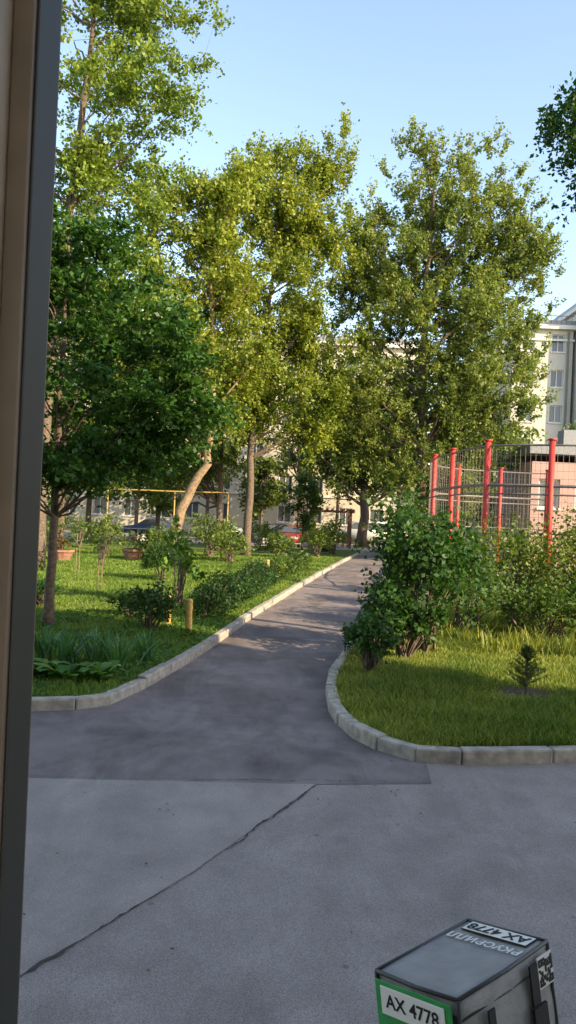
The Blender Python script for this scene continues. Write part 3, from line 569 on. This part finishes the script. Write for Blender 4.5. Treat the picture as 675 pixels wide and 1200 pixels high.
for v in bm.verts:
    x, y, z = v.co; px = (1-4*x*x); py = (1-4*y*y); pz = (1-4*z*z)
    n1 = .0035*math.sin(x*17+y*9)*math.cos(z*13+x*5)
    ox = (.014*py*pz+n1)*(1 if x > .49 else -1 if x < -.49 else 0); oy = (.012*px*pz+n1)*(1 if y > .49 else -1 if y < -.49 else 0); oz = (-.007*px*py)*(1 if z > .49 else 0)
    v.co = (x*2*hx+ox, y*2*hy+oy, (z+.5)*(zt-zb)+zb+oz)
bmesh.ops.recalc_face_normals(bm, faces=bm.faces)
for f in bm.faces:
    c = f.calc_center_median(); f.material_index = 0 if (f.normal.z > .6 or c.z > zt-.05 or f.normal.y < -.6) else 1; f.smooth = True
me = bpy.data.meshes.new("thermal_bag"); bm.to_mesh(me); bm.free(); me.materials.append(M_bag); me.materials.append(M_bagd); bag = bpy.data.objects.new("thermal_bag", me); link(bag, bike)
g = Geo()
loop = [(-hx, -hy), (hx, -hy), (hx, hy), (-hx, hy)]
for z in (zt+.001, zt-.055):
    for k in range(4):
        a, b = loop[k], loop[(k+1) % 4]; g.tube([(a[0]*1.01, a[1]*1.01, z), ((a[0]+b[0])/2*1.03, (a[1]+b[1])/2*1.03, z-.003), (b[0]*1.01, b[1]*1.01, z)], .006 if z > zt else .003, 6)
for a in loop: g.tube([(a[0]*1.01, a[1]*1.01, zt), (a[0]*1.01, a[1]*1.01, zb)], .006, 6)
g.obj("bag_piping", [M_bagd], bike, True)
g = Geo(); xf = -hx-.018
g.bx(xf-.004, xf, -hy+.008, hy-.008, zb+.03, zt-.010, 0)
g.bx(xf-.008, xf-.0045, -hy+.03, hy-.03, zt-.098, zt-.022, 1)
g.obj("rear_pocket", [M_green, M_white], bike, bevel=.003)
g = Geo()
g.bx(.09, .13, -hy-.024, -hy-.018, zb, zt-.02, 0); g.bx(.075, .145, -hy-.034, -hy-.0245, zt-.20, zt-.13, 0); g.bx(-.13, -.10, -hy-.024, -hy-.018, zb, zt-.06, 0)
g.bx(.14, .222, -hy-.018, -hy-.0135, zt-.103, zt-.016, 1)
rq = np.random.default_rng(4)
for i in range(11):
    for j in range(11):
        fin = (i < 3 and j < 3) or (i > 7 and j < 3) or (i < 3 and j > 7)
        if (fin and not (i % 8 == 1 and j % 8 == 1)) or (not fin and rq.random() < .5): g.box((.147+i*.0068, -hy-.0195, zt-.094+j*.0068), (.0066, .002, .0066), 0)
g.obj("straps_and_code_label", [M_black, M_white], bike)
g = Geo(); cx = hx-.040
g.bx(cx-.034, cx+.034, -.120, .120, zt+.0015, zt+.004, 0); g.bx(cx-.031, cx+.031, -.117, .117, zt+.0045, zt+.0062, 1); g.obj("lid_label", [M_black, M_white], bike, bevel=.001)
def text(s, size, M, mat, name, off=.0007):
    cu = bpy.data.curves.new(name, 'FONT'); cu.body = s; cu.size = size; cu.align_x = 'CENTER'; cu.align_y = 'CENTER'; cu.offset = off; cu.extrude = .0005; cu.materials.append(mat)
    o = bpy.data.objects.new(name, cu); link(o, bike); o.matrix_local = M
def frame(o, x, y, z): return Matrix(((x[0], y[0], z[0], o[0]), (x[1], y[1], z[1], o[1]), (x[2], y[2], z[2], o[2]), (0, 0, 0, 1)))
text("AX 4778", .060, frame((cx, 0, zt+.0075), (0, 1, 0), (-1, 0, 0), (0, 0, 1)), M_black, "label_lettering")
text("ВКУСВИЛЛ", .048, frame((cx-.080, 0, zt+.003), (0, 1, 0), (-1, 0, 0), (0, 0, 1)), M_silver, "lid_lettering", .0011)
text("AX 4778", .052, frame((xf-.009, 0, zt-.060), (0, -1, 0), (0, 0, 1), (-1, 0, 0)), M_black, "plate_lettering")
g = Geo()
def wheel(cx, yaw=0, mi=0):
    c, s = math.cos(yaw), math.sin(yaw); P = []
    for k in range(33):
        a = 2*math.pi*k/32; P.append((cx+.31*math.cos(a)*c, .31*math.cos(a)*s, .33+.31*math.sin(a)))
    g.tube(P, .022, 8, 0, cap=False)
    for k in range(14):
        a = 2*math.pi*k/14; g.tube([(cx, 0, .33), (cx+.3*math.cos(a)*c, .3*math.cos(a)*s, .33+.3*math.sin(a))], .0015, 3, 2, cap=False)
    g.tube([(cx+.05*s, -.05*c, .33), (cx-.05*s, .05*c, .33)], .025, 10, 2)
wheel(0); yaw = -R(60); wheel(1.08, yaw)
bb = (.45, 0, .30); st = (.32, 0, .62); hd = (.92, 0, .56); hb = (.95, 0, .45)
for p, q in ((bb, st), (bb, hb), (st, hd), (hd, hb), ((0, .04, .33), bb), ((0, -.04, .33), bb), ((0, .04, .33), st), ((0, -.04, .33), st)): g.tube([p, q], .017, 8, 1)
g.tube([(1.08, .05, .33), (.96, .05, .45)], .013, 8, 1); g.tube([(1.08, -.05, .33), (.96, -.05, .45)], .013, 8, 1)
g.tube([hd, (.90, 0, .95)], .014, 8, 1)
ux, uy = -math.sin(yaw), math.cos(yaw); g.tube([(.9-ux*.27, -uy*.27, .98), (.9, 0, .95), (.9+ux*.27, uy*.27, .98)], .012, 8, 2)
for s in (-1, 1): g.tube([(.9+s*ux*.17, s*uy*.17, .97), (.9+s*ux*.28, s*uy*.28, .982)], .017, 8, 0)
g.tube([st, (.31, 0, .72)], .013, 8, 2); g.box((.32, 0.03, .735), (.17, .10, .04), 0)
for s in (-1, 1):
    g.tube([(-.22, s*.07, .762), (.20, s*.07, .762)], .008, 6, 1); g.tube([(0, s*.06, .34), (-.1, s*.07, .76)], .007, 6, 1)
for x in (-.2, -.07, .07, .19): g.tube([(x, -.07, .762), (x, .07, .762)], .007, 6, 1)
g.tube([bb, (.45, -.1, .30), (.52, -.1, .16)], .01, 6, 2); g.box((.53, -.15, .15), (.09, .1, .02), 0); g.tube([bb, (.45, .1, .30), (.38, .1, .44)], .01, 6, 2); g.box((.37, .15, .45), (.09, .1, .02), 0)
g.tube([(.1, .05, .3), (.05, .22, .05)], .01, 6, 2)
g.obj("bicycle_frame_and_wheels", [M_black, M_frame, M_chrome], bike, True)
# ---------------------------------------------------------------- light
EL = R(26); sx, sy = .83, -.56; nn = math.hypot(sx, sy); sx /= nn; sy /= nn
w = bpy.data.worlds.new("World"); scene.world = w; w.use_nodes = True; nt = w.node_tree; bg = nt.nodes["Background"]
sky = nt.nodes.new("ShaderNodeTexSky"); sky.sky_type = 'NISHITA'; sky.sun_disc = False; sky.sun_elevation = EL; sky.sun_rotation = math.atan2(sx, sy); sky.air_density = 1.0; sky.dust_density = .6; sky.ozone_density = 1.2
tint = nt.nodes.new("ShaderNodeMix"); tint.data_type = 'RGBA'; tint.blend_type = 'MULTIPLY'; tint.inputs[0].default_value = 1; tint.inputs[7].default_value = (1.10, 1.0, .91, 1)
nt.links.new(sky.outputs[0], tint.inputs[6]); nt.links.new(tint.outputs[2], bg.inputs[0]); bg.inputs[1].default_value = .46
sd = bpy.data.lights.new("sun", 'SUN'); sd.energy = 10; sd.angle = R(.5); sd.color = (1, .82, .53); so = bpy.data.objects.new("sun", sd); link(so)
so.rotation_euler = Vector((-sx*math.cos(EL), -sy*math.cos(EL), -math.sin(EL))).to_track_quat('-Z', 'Y').to_euler(); so.location = (20, -10, 30)
# ---------------------------------------------------------------- camera
cd = bpy.data.cameras.new("camera"); cam = bpy.data.objects.new("camera", cd); link(cam); scene.camera = cam
cd.sensor_fit = 'VERTICAL'; cd.sensor_height = 24; cd.lens = 24*900/1200; cd.clip_end = 2000; cd.clip_start = .05
cam.matrix_world = Matrix.Translation((0, 0, 2.5)) @ Matrix.Rotation(R(90), 4, 'X') @ Matrix.Rotation(R(2.5), 4, 'Z')
scene.view_settings.view_transform = 'Standard'; scene.view_settings.look = 'None'; scene.view_settings.exposure = 0
